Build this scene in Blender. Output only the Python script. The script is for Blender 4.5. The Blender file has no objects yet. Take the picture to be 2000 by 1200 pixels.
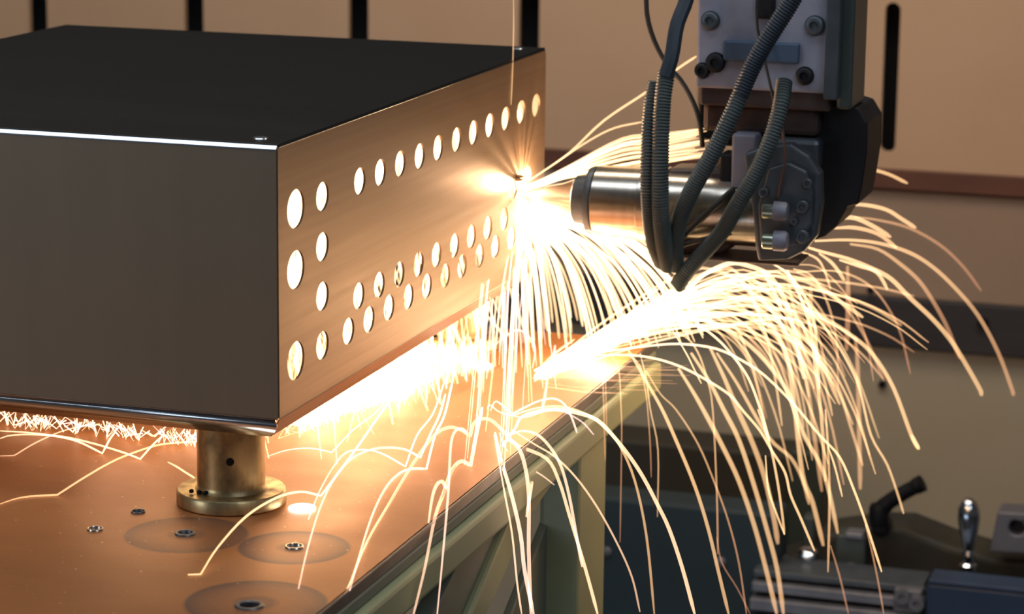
import bpy, bmesh, math, random
from mathutils import Vector, Matrix
from mathutils.geometry import tessellate_polygon
random.seed(7)
S = bpy.context.scene
COL = S.collection
V = Vector

# ------------------------------------------------------------------ camera
FPX, PITCH, YAW, ROLL = 5270.50, 0.211088, 0.307693, 0.0115617
CAM = V((0.91706, -2.192629, 0.613771))
_F = V((-math.sin(YAW)*math.cos(PITCH), math.cos(YAW)*math.cos(PITCH), -math.sin(PITCH)))
_R = V((math.cos(YAW), math.sin(YAW), 0)); _U = _R.cross(_F)
R2 = _R*math.cos(ROLL) + _U*math.sin(ROLL); U2 = -_R*math.sin(ROLL) + _U*math.cos(ROLL)
cd = bpy.data.cameras.new('camera'); cam = bpy.data.objects.new('camera', cd); COL.objects.link(cam)
cam.matrix_world = Matrix(((R2.x, U2.x, -_F.x, CAM.x), (R2.y, U2.y, -_F.y, CAM.y), (R2.z, U2.z, -_F.z, CAM.z), (0, 0, 0, 1)))
cd.sensor_width = 36; cd.lens = FPX/2000*36; cd.clip_start = 0.05; cd.clip_end = 50
cd.dof.use_dof = True; cd.dof.focus_distance = 2.62; cd.dof.aperture_fstop = 8.0
S.camera = cam

# ------------------------------------------------------------------ world, exposure, area lights
S.view_settings.view_transform = 'Standard'; S.view_settings.look = 'None'
S.view_settings.exposure = 0.0; S.view_settings.gamma = 1.0; S.view_settings.use_curve_mapping = False
S.cycles.transparent_max_bounces = 48
S.cycles.sample_clamp_indirect = 6.0; S.render.film_transparent = False
w = bpy.data.worlds.new('world'); S.world = w; w.use_nodes = True
w.node_tree.nodes['Background'].inputs[0].default_value = (0.075, 0.078, 0.080, 1)
w.node_tree.nodes['Background'].inputs[1].default_value = 0.42

def light(name, kind, loc, power, color, size=0.1, size_y=None, target=None):
    ld = bpy.data.lights.new(name, kind); o = bpy.data.objects.new(name, ld); COL.objects.link(o)
    ld.energy = power; ld.color = color; o.location = loc
    if kind == 'AREA':
        ld.shape = 'RECTANGLE'; ld.size = size; ld.size_y = size_y or size
    else: ld.shadow_soft_size = size
    if target is not None:
        o.rotation_euler = (V(target)-V(loc)).to_track_quat('-Z', 'Y').to_euler()
    return o
light('ceiling_lamp', 'AREA', (-0.5, -0.5, 2.6), 30, (0.80, 0.90, 1.0), 3.4, 0.8, (-0.5, -0.4, 0))
light('window_light', 'AREA', (-2.2, -2.2, 0.7), 10, (0.78, 0.88, 1.0), 0.8, 0.9, (0.2, 0.2, -0.1))
light('lip_fill', 'AREA', (-0.7, -1.5, -0.95), 5, (0.62, 0.78, 1.0), 1.6, 0.35, (-0.2, 0, 0))  # unseen low fill, added for the blue highlight on the front lip
light('head_fill', 'AREA', (1.7, -1.3, 1.5), 9, (0.74, 0.86, 1.0), 0.8, 0.8, (0.3, 0.7, 0.15))  # cool fill added to brighten the cutting head, no window there
light('wall_fill', 'AREA', (-0.1, 1.15, 1.7), 24, (1.0, 0.86, 0.68), 3.2, 0.3, (0.1, 2.0, -0.3))  # unseen strip added to brighten the back wall

# ------------------------------------------------------------------ helpers
def px(x, y, ax, val):
    """the world point seen at pixel (x, y) on the plane ax = val"""
    d = _F + R2*((x-1000)/FPX) + U2*((600-y)/FPX)
    i = 'xyz'.index(ax); t = (val-CAM[i])/d[i]
    return CAM + d*t
def depth(P): return (P-CAM).dot(_F)

class MB:
    def __init__(s): s.v = []; s.f = []
    def add(s, vs, fs):
        n = len(s.v); s.v += [V(a) for a in vs]; s.f += [tuple(n+i for i in f) for f in fs]; return s
    def box(s, a, b, rot=None, piv=None):
        (x0, y0, z0), (x1, y1, z1) = a, b
        vs = [V((x, y, z)) for x in (x0, x1) for y in (y0, y1) for z in (z0, z1)]
        if rot is not None:
            piv = V(piv) if piv is not None else (V(a)+V(b))/2
            vs = [piv + rot @ (q-piv) for q in vs]
        return s.add(vs, [(0, 1, 3, 2), (4, 6, 7, 5), (0, 4, 5, 1), (2, 3, 7, 6), (0, 2, 6, 4), (1, 5, 7, 3)])
    def lathe(s, p0, ax, prof, n=32, cap=True):
        """prof: list of (distance along ax, radius)"""
        ax = V(ax).normalized(); p0 = V(p0)
        u = ax.orthogonal().normalized(); w_ = ax.cross(u)
        vs = []; fs = []
        for (d, r) in prof:
            for k in range(n):
                a = 2*math.pi*k/n; vs.append(p0+ax*d+(u*math.cos(a)+w_*math.sin(a))*r)
        for i in range(len(prof)-1):
            for k in range(n):
                k2 = (k+1) % n; fs.append((i*n+k, i*n+k2, (i+1)*n+k2, (i+1)*n+k))
        if cap:
            fs.append(tuple(range(n-1, -1, -1))); fs.append(tuple((len(prof)-1)*n+k for k in range(n)))
        return s.add(vs, fs)
    def cyl(s, p0, p1, r0, r1=None, n=24):
        p0, p1 = V(p0), V(p1); return s.lathe(p0, p1-p0, [(0, r0), ((p1-p0).length, r0 if r1 is None else r1)], n)
    def tube(s, pts, rad, n=8, cap=True):
        pts = [V(q) for q in pts]; m = len(pts); vs = []; fs = []; u = None
        for i, q in enumerate(pts):
            t = (pts[min(i+1, m-1)]-pts[max(i-1, 0)])
            t = t.normalized() if t.length > 1e-9 else V((0, 0, 1))
            if u is None: u = t.orthogonal().normalized()
            u = (u-t*u.dot(t)); u = u.normalized() if u.length > 1e-6 else t.orthogonal().normalized()
            b = t.cross(u); r = rad[i] if hasattr(rad, '__len__') else rad
            for k in range(n):
                a = 2*math.pi*k/n; vs.append(q+(u*math.cos(a)+b*math.sin(a))*r)
        for i in range(m-1):
            for k in range(n):
                k2 = (k+1) % n; fs.append((i*n+k, i*n+k2, (i+1)*n+k2, (i+1)*n+k))
        if cap: fs.append(tuple(range(n-1, -1, -1))); fs.append(tuple((m-1)*n+k for k in range(n)))
        return s.add(vs, fs)
    def plate(s, outer, holes, fn, thick, back=True):
        """flat outline with holes (2D lists), fn(u, v, d) -> world; thickness d from 0 to thick"""
        loops = [[V((a, b, 0)) for a, b in outer]] + [[V((a, b, 0)) for a, b in h] for h in holes]
        flat = [q for l in loops for q in l]; n = len(flat)
        tris = tessellate_polygon(loops)
        vs = [fn(q.x, q.y, 0) for q in flat] + [fn(q.x, q.y, thick) for q in flat]
        fs = [tuple(t) for t in tris] + [tuple(n+i for i in reversed(t)) for t in tris]
        o = 0
        for l in loops:
            m = len(l)
            for k in range(m): fs.append((o+k, o+(k+1) % m, n+o+(k+1) % m, n+o+k))
            o += m
        return s.add(vs, fs)
    def build(s, name, m, parent=None, smooth=False, bevel=0, loc=None, seg=2):
        me = bpy.data.meshes.new(name)
        off = V(parent['_o']) if parent is not None and '_o' in parent else V((0, 0, 0))
        org = V(loc) if loc is not None else off
        me.from_pydata([tuple(q-org) for q in s.v], [], s.f); me.materials.append(m)
        bm = bmesh.new(); bm.from_mesh(me); bmesh.ops.recalc_face_normals(bm, faces=bm.faces); bm.to_mesh(me); bm.free()
        if smooth:
            for f in me.polygons: f.use_smooth = True
        o = bpy.data.objects.new(name, me); COL.objects.link(o)
        o.location = org-off; o['_o'] = list(org)
        if parent is not None: o.parent = parent
        if bevel:
            b = o.modifiers.new('bevel', 'BEVEL'); b.width = bevel; b.segments = seg; b.limit_method = 'ANGLE'
            b.angle_limit = math.radians(40)
        if smooth:
            try:
                me.set_sharp_from_angle(angle=math.radians(38))
            except Exception: pass
        return o

def tag(o, label=None, cat=None, group=None, kind=None):
    if label: o['label'] = label
    if cat: o['category'] = cat
    if group: o['group'] = group
    if kind: o['kind'] = kind
    return o
def thing(name, label, cat, loc, group=None):
    o = bpy.data.objects.new(name, None); COL.objects.link(o); o.location = loc; o['_o'] = list(loc)
    o.empty_display_size = 0.02
    return tag(o, label, cat, group)
def circle(cx, cy, r, n=24, ry=None):
    return [(cx+r*math.cos(2*math.pi*k/n), cy+(ry or r)*math.sin(2*math.pi*k/n)) for k in range(n)]
def capsule(cx, z0, z1, r, n=10):
    p = []
    for k in range(n+1): a = math.pi*k/n; p.append((cx+r*math.cos(a), z1-r+r*math.sin(a)))
    for k in range(n+1): a = math.pi+math.pi*k/n; p.append((cx+r*math.cos(a), z0+r+r*math.sin(a)))
    return p
def catmull(P, sub=5):
    P = [V(q) for q in P]
    if len(P) < 3:
        return [P[0].lerp(P[-1], k/sub) for k in range(sub+1)]
    out = []
    Q = [P[0]*2-P[1]] + P + [P[-1]*2-P[-2]]
    for i in range(1, len(Q)-2):
        a, b, c, d = Q[i-1], Q[i], Q[i+1], Q[i+2]
        for k in range(sub):
            t = k/sub
            out.append(0.5*((2*b)+(c-a)*t+(2*a-5*b+4*c-d)*t*t+(3*b-a-3*c+d)*t**3))
    out.append(P[-1]); return out

# ------------------------------------------------------------------ materials
def mat(name, col, rough=0.5, metal=0.0, col2=None, nscale=(20, 20, 20), nlo=0.35, nhi=0.65, bump=0.0, bscale=None,
        rvar=0.0, spec=None, aniso=0.0):
    m = bpy.data.materials.new(name); m.use_nodes = True; nt = m.node_tree; b = nt.nodes['Principled BSDF']
    b.inputs['Base Color'].default_value = (*col, 1); b.inputs['Roughness'].default_value = rough
    b.inputs['Metallic'].default_value = metal
    if spec is not None: b.inputs['Specular IOR Level'].default_value = spec
    if aniso: b.inputs['Anisotropic'].default_value = aniso
    tc = nt.nodes.new('ShaderNodeTexCoord'); mp = nt.nodes.new('ShaderNodeMapping'); mp.inputs['Scale'].default_value = nscale
    nt.links.new(tc.outputs['Object'], mp.inputs['Vector'])
    nz = nt.nodes.new('ShaderNodeTexNoise'); nz.inputs['Detail'].default_value = 5; nz.inputs['Scale'].default_value = 1
    nt.links.new(mp.outputs[0], nz.inputs['Vector'])
    mr = nt.nodes.new('ShaderNodeMapRange'); mr.inputs[1].default_value = nlo; mr.inputs[2].default_value = nhi
    nt.links.new(nz.outputs['Fac'], mr.inputs[0])
    if col2 is not None:
        mx = nt.nodes.new('ShaderNodeMix'); mx.data_type = 'RGBA'
        mx.inputs[6].default_value = (*col, 1); mx.inputs[7].default_value = (*col2, 1)
        nt.links.new(mr.outputs[0], mx.inputs[0]); nt.links.new(mx.outputs[2], b.inputs['Base Color'])
    if rvar:
        ad = nt.nodes.new('ShaderNodeMath'); ad.operation = 'MULTIPLY_ADD'; ad.inputs[1].default_value = rvar; ad.inputs[2].default_value = rough
        nt.links.new(mr.outputs[0], ad.inputs[0]); nt.links.new(ad.outputs[0], b.inputs['Roughness'])
    if bump:
        n2 = nt.nodes.new('ShaderNodeTexNoise'); n2.inputs['Scale'].default_value = 1; n2.inputs['Detail'].default_value = 3
        m2 = nt.nodes.new('ShaderNodeMapping'); m2.inputs['Scale'].default_value = bscale or nscale
        nt.links.new(tc.outputs['Object'], m2.inputs['Vector']); nt.links.new(m2.outputs[0], n2.inputs['Vector'])
        bp = nt.nodes.new('ShaderNodeBump'); bp.inputs['Strength'].default_value = bump; bp.inputs['Distance'].default_value = 0.0005
        nt.links.new(n2.outputs['Fac'], bp.inputs['Height']); nt.links.new(bp.outputs[0], b.inputs['Normal'])
    return m
def emit(name, col, s):
    m = bpy.data.materials.new(name); m.use_nodes = True; nt = m.node_tree; nt.nodes.clear()
    o = nt.nodes.new('ShaderNodeOutputMaterial'); e = nt.nodes.new('ShaderNodeEmission')
    e.inputs[0].default_value = (*col, 1); e.inputs[1].default_value = s; nt.links.new(e.outputs[0], o.inputs[0]); return m

M = {}
M['steel'] = mat('brushed_steel', (0.37, 0.25, 0.155), 0.44, 0.72, (0.34, 0.225, 0.14), (3, 3, 160), 0.3, 0.7, 0.05, (4, 4, 700), rvar=0.06)  # stainless; part of the sparks' orange light is put into this colour
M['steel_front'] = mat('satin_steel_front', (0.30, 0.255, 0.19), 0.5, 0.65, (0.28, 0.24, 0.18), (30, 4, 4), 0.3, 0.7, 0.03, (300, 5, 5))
M['steel_top'] = mat('dark_reflection_steel', (0.012, 0.0105, 0.009), 0.30, 0.1, (0.008, 0.008, 0.008), (3, 14, 3), 0.3, 0.7, rvar=0.08, spec=0.25)  # top stainless; the darkness it reflects is put into the base colour
M['bright'] = mat('bright_edge_steel', (0.62, 0.66, 0.72), 0.24, 1.0)
M['inside'] = mat('inner_steel', (0.7, 0.66, 0.6), 0.6, 0.2)
M['leg'] = mat('aged_brass', (0.62, 0.47, 0.24), 0.34, 0.85, (0.13, 0.09, 0.05), (45, 45, 30), 0.42, 0.75, 0.25, (200, 200, 150), rvar=0.2)
M['olive'] = mat('olive_paint', (0.36, 0.38, 0.22), 0.45, 0, (0.31, 0.33, 0.20), (8, 8, 8), spec=0.4)
M['olive_dark'] = mat('olive_grey_paint', (0.20, 0.225, 0.175), 0.55, 0, (0.17, 0.19, 0.15), (12, 12, 12))
M['rail_under'] = mat('olive_green_paint', (0.33, 0.36, 0.21), 0.45, 0)
M['edge'] = mat('worn_plate_edge', (0.20, 0.19, 0.19), 0.4, 0.7, (0.14, 0.13, 0.13), (20, 20, 20))
M['wall'] = mat('cream_wall_paint', (0.60, 0.385, 0.24), 0.6, 0, (0.52, 0.325, 0.195), (2.2, 2, 2.6), 0.3, 0.75)
M['wall_low'] = mat('grey_cream_wall_paint', (0.50, 0.41, 0.29), 0.6, 0, (0.45, 0.37, 0.25), (2, 2, 2.4))
M['wall_mid'] = mat('brown_cream_wall_paint', (0.40, 0.265, 0.18), 0.6, 0, (0.35, 0.23, 0.155), (2, 2, 2.4))
M['slot'] = mat('slot_backing_black', (0.004, 0.004, 0.005), 0.9)
M['brown'] = mat('rust_brown_rail', (0.17, 0.060, 0.032), 0.55, 0.2, (0.12, 0.045, 0.028), (6, 6, 30))
M['band'] = mat('dark_grey_band', (0.050, 0.040, 0.040), 0.6, 0.1, (0.036, 0.030, 0.030), (6, 6, 20))
M['floor'] = mat('dark_concrete', (0.06, 0.06, 0.055), 0.8, 0, (0.04, 0.04, 0.04), (4, 4, 4))
M['gun'] = mat('gunmetal', (0.13, 0.15, 0.17), 0.42, 0.5, (0.10, 0.115, 0.13), (30, 30, 30))
M['bracket'] = mat('lilac_grey_casting', (0.42, 0.41, 0.49), 0.5, 0.2, (0.25, 0.26, 0.33), (14, 14, 14))
M['blueblock'] = mat('blue_grey_block', (0.11, 0.16, 0.24), 0.45, 0.4)
M['greenpost'] = mat('dark_green_grey_metal', (0.085, 0.105, 0.095), 0.45, 0.3, (0.07, 0.085, 0.078), (10, 10, 10))
M['dark'] = mat('black_housing', (0.005, 0.005, 0.008), 0.55, 0.0, (0.010, 0.009, 0.012), (20, 20, 20))
M['brownhouse'] = mat('dark_brown_housing', (0.085, 0.055, 0.05), 0.5, 0.2)
M['hose'] = mat('slate_green_hose', (0.085, 0.115, 0.12), 0.5, 0.0, (0.075, 0.10, 0.105), (40, 40, 40), spec=0.4)
M['hose_dark'] = mat('navy_hose', (0.030, 0.045, 0.065), 0.5)
M['wire'] = mat('thin_cable', (0.035, 0.032, 0.028), 0.6)
M['copperwire'] = mat('brown_wire', (0.20, 0.12, 0.10), 0.4, 0.3)
M['nozzle'] = mat('polished_nozzle', (0.72, 0.60, 0.50), 0.26, 1.0)
M['barrel'] = mat('polished_barrel', (0.66, 0.60, 0.52), 0.24, 1.0, (0.58, 0.50, 0.42), (120, 4, 4), 0.3, 0.7)
M['screw'] = mat('zinc_screw', (0.50, 0.56, 0.44), 0.26, 0.9)
M['copperblock'] = mat('copper_block', (0.62, 0.33, 0.17), 0.4, 0.8)
M['teal'] = mat('dark_teal_cabinet', (0.028, 0.048, 0.056), 0.5, 0.1, (0.022, 0.038, 0.044), (6, 6, 6))
M['darkbox'] = mat('dark_brown_cabinet', (0.042, 0.034, 0.022), 0.6)
M['greenbox'] = mat('dark_green_side', (0.040, 0.050, 0.036), 0.6)
M['blackp'] = mat('black_plastic', (0.006, 0.006, 0.008), 0.5, spec=0.25)
M['chrome'] = mat('chrome', (0.72, 0.74, 0.80), 0.16, 1.0)
M['greyb'] = mat('grey_block', (0.19, 0.19, 0.215), 0.45, 0.4, (0.16, 0.16, 0.18), (12, 12, 12))
M['moss'] = mat('dark_olive_machine', (0.050, 0.044, 0.030), 0.65, 0.1, (0.030, 0.028, 0.022), (14, 14, 14))
M['blue'] = mat('navy_blue_metal', (0.035, 0.065, 0.125), 0.45, 0.2, (0.028, 0.050, 0.10), (8, 8, 8))
M['rail'] = mat('aluminium_rail', (0.30, 0.31, 0.34), 0.4, 0.6, (0.22, 0.22, 0.25), (30, 4, 30))
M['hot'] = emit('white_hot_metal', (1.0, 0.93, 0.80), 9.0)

# table: copper tinted plate with worn round marks
def table_mat(marks):
    m = mat('copper_tinted_plate', (0.52, 0.195, 0.060), 0.40, 0.4, (0.42, 0.155, 0.052), (5, 9, 5), 0.30, 0.72, 0.22, (60, 240, 60), rvar=0.12)
    nt = m.node_tree; b = nt.nodes['Principled BSDF']
    src = b.inputs['Base Color'].links[0].from_socket
    geo = nt.nodes.new('ShaderNodeNewGeometry')
    for (x, y, r, dark) in marks:
        d = nt.nodes.new('ShaderNodeVectorMath'); d.operation = 'DISTANCE'; d.inputs[1].default_value = (x, y, -0.1)
        nt.links.new(geo.outputs['Position'], d.inputs[0])
        cr = nt.nodes.new('ShaderNodeValToRGB'); e = cr.color_ramp.elements
        e[0].position = 0.0; e[0].color = (0.25, 0.25, 0.25, 1)
        e[1].position = 1.0; e[1].color = (0, 0, 0, 1)
        for ps, v in ((0.22, 0.62*dark), (0.34, 0.15*dark), (0.72, 0.45*dark), (0.93, 0.85*dark), (0.975, 0.2*dark)):
            q = e.new(ps); q.color = (v, v, v, 1)
        dv = nt.nodes.new('ShaderNodeMath'); dv.operation = 'DIVIDE'; dv.inputs[1].default_value = r
        nt.links.new(d.outputs['Value'], dv.inputs[0]); nt.links.new(dv.outputs[0], cr.inputs[0])
        mx = nt.nodes.new('ShaderNodeMix'); mx.data_type = 'RGBA'; mx.inputs[7].default_value = (0.10, 0.055, 0.055, 1)
        nt.links.new(cr.outputs[0], mx.inputs[0]); nt.links.new(src, mx.inputs[6]); src = mx.outputs[2]
    # pale specks and scratches
    nz = nt.nodes.new('ShaderNodeTexNoise'); nz.inputs['Scale'].default_value = 230; nz.inputs['Detail'].default_value = 2
    nt.links.new(geo.outputs['Position'], nz.inputs['Vector'])
    mr = nt.nodes.new('ShaderNodeMapRange'); mr.inputs[1].default_value = 0.715; mr.inputs[2].default_value = 0.74
    nt.links.new(nz.outputs['Fac'], mr.inputs[0])
    mx = nt.nodes.new('ShaderNodeMix'); mx.data_type = 'RGBA'; mx.inputs[7].default_value = (0.95, 0.62, 0.36, 1)
    nt.links.new(mr.outputs[0], mx.inputs[0]); nt.links.new(src, mx.inputs[6])
    nt.links.new(mx.outputs[2], b.inputs['Base Color'])
    return m
ZT = -0.10
disc = [px(575, 1070, 'z', ZT), px(372, 1046, 'z', ZT), px(500, 1178, 'z', ZT)]
M['table'] = table_mat([(disc[0].x, disc[0].y, 0.052, 1.0), (disc[1].x-0.004, disc[1].y, 0.058, 0.75), (disc[2].x, disc[2].y, 0.062, 1.0)])

# ================================================================== SETTING
YW = 2.15
g = MB(); g.box((-6, -4, -1.25), (6, 4.5, -1.2)); tag(g.build('floor', M['floor']), kind='structure')
# back wall: sheets with cut slots, rails and bolts
wall = bpy.data.objects.new('wall_back', None); COL.objects.link(wall); wall['_o'] = [0, YW, 0]; wall.location = (0, YW, 0); wall['kind'] = 'structure'
g = MB(); g.box((-3, YW+0.05, -1.2), (2.4, YW+0.09, 0.26)); g.build('backing', M['slot'], wall)  # black sheet stands in for the dark of the cavity behind
zr0 = px(1700, 366, 'y', YW).z; zr1 = px(1700, 327, 'y', YW).z
slots = [px(x, 60, 'y', YW).x for x in (75, 379, 700, 1033)] + [px(1388, 60, 'y', YW).x]
zs1 = px(1745, 5, 'y', YW).z; zs0 = px(1733, 297, 'y', YW).z; xs = px(1739, 150, 'y', YW).x
sw = 11/FPX*depth(px(1739, 150, 'y', YW))/math.cos(YAW)
edges = [-3.0] + [s for s in slots] + [1.9]
holes = [capsule(s, zs0, zs1, sw*1.9) for s in slots] + [capsule(xs, zs0, zs1, sw*1.3)]
outer = [(-3, zr0), (1.9, zr0), (1.9, 0.26), (-3, 0.26)]
g = MB(); g.plate(outer, holes, lambda u, v, d: V((u, YW+d, v)), 0.012); g.build('upper_panel', M['wall'], wall)
zb1 = px(1700, 575, 'y', YW).z; zb0 = px(1700, 672, 'y', YW).z
g = MB(); g.box((-3, YW, zb1-0.01), (1.9, YW+0.012, zr0-0.004)); g.build('lower_panel', M['wall_mid'], wall, bevel=0.002)
g = MB(); g.box((-3, YW, -1.2), (1.9, YW+0.012, zb0+0.01)); g.build('base_panel', M['wall_low'], wall, bevel=0.002)
g = MB(); g.box((-3, YW-0.012, zr0), (1.9, YW, zr1)); tag(g.build('trim_1', M['brown'], bevel=0.002), kind='structure')
t2 = MB(); t2.box((-3, YW-0.02, zb0), (1.9, YW, zb1)); t2 = tag(t2.build('trim_2', M['band'], bevel=0.003), kind='structure')
for (x, y, r) in ((1920, 632, 0.010), (1702, 566, 0.007)):
    c = px(x, y, 'y', YW-0.02); g = MB(); g.cyl(c+V((0, 0.004, 0)), c-V((0, 0.008, 0)), r, r*0.9, 12); g.build('bolt', M['blackp'], t2, smooth=True)
c = px(1724, 750, 'y', YW); g = MB(); g.cyl(c+V((0, 0.004, 0)), c-V((0, 0.008, 0)), 0.007, 0.006, 12); g.build('bolt', M['blackp'], wall, smooth=True)

# ================================================================== WORK TABLE
XE = 0.125; YF = 0.86; TH = 0.012
tb = thing('work_table', 'copper-coloured steel work table on an olive frame under the box', 'table', (0, 0.2, -1.2))
holespec = [(270, 1001, 0.0055), (186, 1035, 0.0060), (362, 1043, 0.0065), (575, 1069, 0.0068), (487, 1184, 0.0085)]
hl = [(px(x, y, 'z', ZT), r) for x, y, r in holespec]
g = MB(); g.plate([(-1.1, -0.75), (XE, -0.75), (XE, YF), (-1.1, YF)], [circle(h.x, h.y, r, 20) for h, r in hl], lambda u, v, d: V((u, v, ZT-d)), TH)
top = g.build('table_top', M['table'], tb)
for i, (h, r) in enumerate(hl):
    ro = r*(1.5 if i in (2, 4) else 1.25)
    g = MB(); g.lathe(h+V((0, 0, 0.0002)), (0, 0, 1), [(-0.02, r*0.98), (0.0004, r*0.98), (0.0013, r*1.08), (0.0013, ro*0.93), (0.0, ro)], 28, cap=False)
    g.build('hole_bushing', M['nozzle'] if i in (1, 3) else M['edge'], tb, smooth=True)
g = MB(); g.box((XE, -0.75, ZT-TH), (XE+0.003, YF, ZT-0.0005)); g.build('plate_edge', M['edge'], tb, bevel=0.001)
g = MB(); g.box((XE-0.05, -0.75, ZT-TH-0.012), (XE+0.004, YF, ZT-TH)); g.build('edge_strip', M['olive_dark'], tb, bevel=0.002)
g = MB(); g.box((XE-0.04, -0.75, ZT-TH-0.048), (XE+0.012, YF, ZT-TH-0.012)); g.build('side_rail', M['rail_under'], tb, bevel=0.006, seg=3)
# rear post and diagonal brace, side panel
pp = px(1150, 1000, 'x', XE)
y1 = px(1176, 900, 'x', XE).y; y0 = px(1122, 900, 'x', XE).y
g = MB(); g.box((XE-0.04, y0, -1.2), (XE+0.006, y1, ZT-TH-0.03)); g.build('rear_post', M['olive'], tb, bevel=0.006)
def ppx(x, y, X): q = px(x, y, 'x', X); return (q.y, q.z)
br = [ppx(*q, XE-0.004) for q in ((1118, 856), (1130, 862), (1112, 900), (1040, 1005), (953, 1200), (925, 1265), (890, 1265), (920, 1200), (1003, 1000), (1083, 900))]
g = MB(); g.plate(br, [], lambda u, v, d: V((XE-0.004-d, u, v)), 0.04); g.build('diagonal_brace', M['olive'], tb, bevel=0.004)
br = [ppx(*q, XE-0.012) for q in ((1098, 872), (1086, 900), (1006, 1000), (924, 1200), (890, 1275), (805, 1275), (847, 1200), (940, 1010), (1000, 950))]
g = MB(); g.plate(br, [], lambda u, v, d: V((XE-0.012-d, u, v)), 0.02); g.build('gusset_plate', M['olive_dark'], tb, bevel=0.002)
br = [ppx(*q, XE-0.03) for q in ((1130, 870), (1126, 1300), (960, 1300))]
g = MB(); g.plate(br, [], lambda u, v, d: V((XE-0.03-d, u, v)), 0.01); g.build('side_panel', M['olive_dark'], tb, bevel=0.002)
g = MB(); g.box((XE-0.09, -0.32, -1.2), (XE-0.05, -0.27, ZT-TH-0.01)); g.build('front_post', M['teal'], tb, bevel=0.004)

# ================================================================== PERFORATED STEEL BOX
BH, BL, BW, T = 0.25, 0.813, 0.62, 0.0022
bx = thing('sheet_metal_box', 'large stainless sheet metal box with rows of glowing round holes', 'box', (0, 0, -0.02))
med = [(630, 384), (630, 482), (630, 579), (630, 675)]
row1 = [(703, 354), (743, 337), (782, 320), (820, 305), (856, 289), (892, 273), (925, 259), (957, 245), (988, 232), (1018, 219), (1047, 206)]
row2 = [(701, 578), (741, 557), (780, 536), (818, 516), (853, 498), (888, 480), (921, 462), (953, 445), (985, 428)]
row3 = [(681, 647), (721, 624), (760, 601), (798, 580), (834, 559), (870, 539), (903, 520), (937, 500), (968, 482), (999, 465)]
cutting = [(1003, 370), (1017, 398), (1030, 344), (1044, 392)]
big = [(578, 408), (578, 527), (578, 705)]
HO = []
for L, r in ((big, 0.0180), (med, 0.0138), (row1, 0.0133), (row2, 0.0133), (row3, 0.0133), (cutting, 0.0120)):
    for (x, y) in L:
        q = px(x, y, 'x', 0.0); HO.append((q.y, q.z, r))
RC = 0.0035   # rounded sheet corners
out2 = [(0.002, 0.0), (BL-RC, 0.0), (BL, RC), (BL, BH-RC-0.004), (BL-RC, BH-0.0015), (0.002, BH-0.0015)]
g = MB(); g.plate(out2, [circle(a, b, r*1.14, 28, r) for a, b, r in HO], lambda u, v, d: V((-d, u, v)), T)
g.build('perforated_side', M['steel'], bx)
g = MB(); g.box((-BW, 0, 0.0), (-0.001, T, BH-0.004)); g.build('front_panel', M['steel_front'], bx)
g = MB(); g.box((-BW, BL-T, 0.0), (-T, BL, BH-0.003)); g.box((-BW, T, 0), (-BW+T, BL-T, BH-0.003)); g.build('rear_panel', M['inside'], bx)
# top sheet with rolled front edge and slightly raised rim
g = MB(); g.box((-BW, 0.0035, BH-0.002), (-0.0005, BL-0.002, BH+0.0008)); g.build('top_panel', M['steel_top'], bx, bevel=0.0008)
g = MB(); pr = [(-0.0004, BH-0.0048), (0.0002, BH-0.0032), (0.0028, BH-0.0004), (0.0042, BH+0.0003), (0.0042, BH-0.0048)]
g.add([(-BW, a, b) for a, b in pr]+[(-0.0012, a, b) for a, b in pr], [(k, (k+1) % 5, 5+(k+1) % 5, 5+k) for k in range(5)]+[(4, 3, 2, 1, 0), (5, 6, 7, 8, 9)])
g.build('rolled_edge', M['bright'], bx, bevel=0.0005)
g = MB(); g.tube([(-0.0012, 0.004, BH-0.0015), (-0.0012, BL-0.006, BH-0.0015)], 0.0018, 10); g.build('side_edge', M['steel_top'], bx, smooth=True)
for c in (px(509, 270, 'z', BH+0.0008), px(1012, 94.5, 'z', BH+0.0008)):
    g = MB(); g.lathe(c, (0, 0, 1), [(0, 0.0075), (0.0008, 0.0068), (0.0011, 0.003)], 20); g.build('rivet', M['bright'], bx, smooth=True)
# bottom lip: groove then rolled inward
prof = [(0.0005, 0.0), (0.0045, -0.0008), (0.0045, -0.0030), (0.0022, -0.0050), (0.0014, -0.0070), (0.0022, -0.0095), (0.0055, -0.0135), (0.0100, -0.0165), (0.0143, -0.0200), (0.0150, -0.0192)]
g = MB(); n = len(prof); vs = []
for (i, z) in prof: vs += [V((-BW, i, z)), V((-i-0.0008, i, z))]
g.add(vs, [(2*k, 2*k+1, 2*k+3, 2*k+2) for k in range(n-1)]); o = g.build('front_lip', M['bright'], bx, smooth=True)
sd = o.modifiers.new('thick', 'SOLIDIFY'); sd.thickness = 0.0012
g = MB(); vs = []; prof2 = [(0.0004, 0.0), (0.0143, -0.0200), (0.0158, -0.0200)]
for (i, z) in prof2: vs += [V((-i, i, z)), V((-i, BL-i, z))]
g.add(vs, [(2*k, 2*k+1, 2*k+3, 2*k+2) for k in range(2)]); o = g.build('side_lip', M['steel'], bx)
sd = o.modifiers.new('thick', 'SOLIDIFY'); sd.thickness = 0.0012
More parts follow.
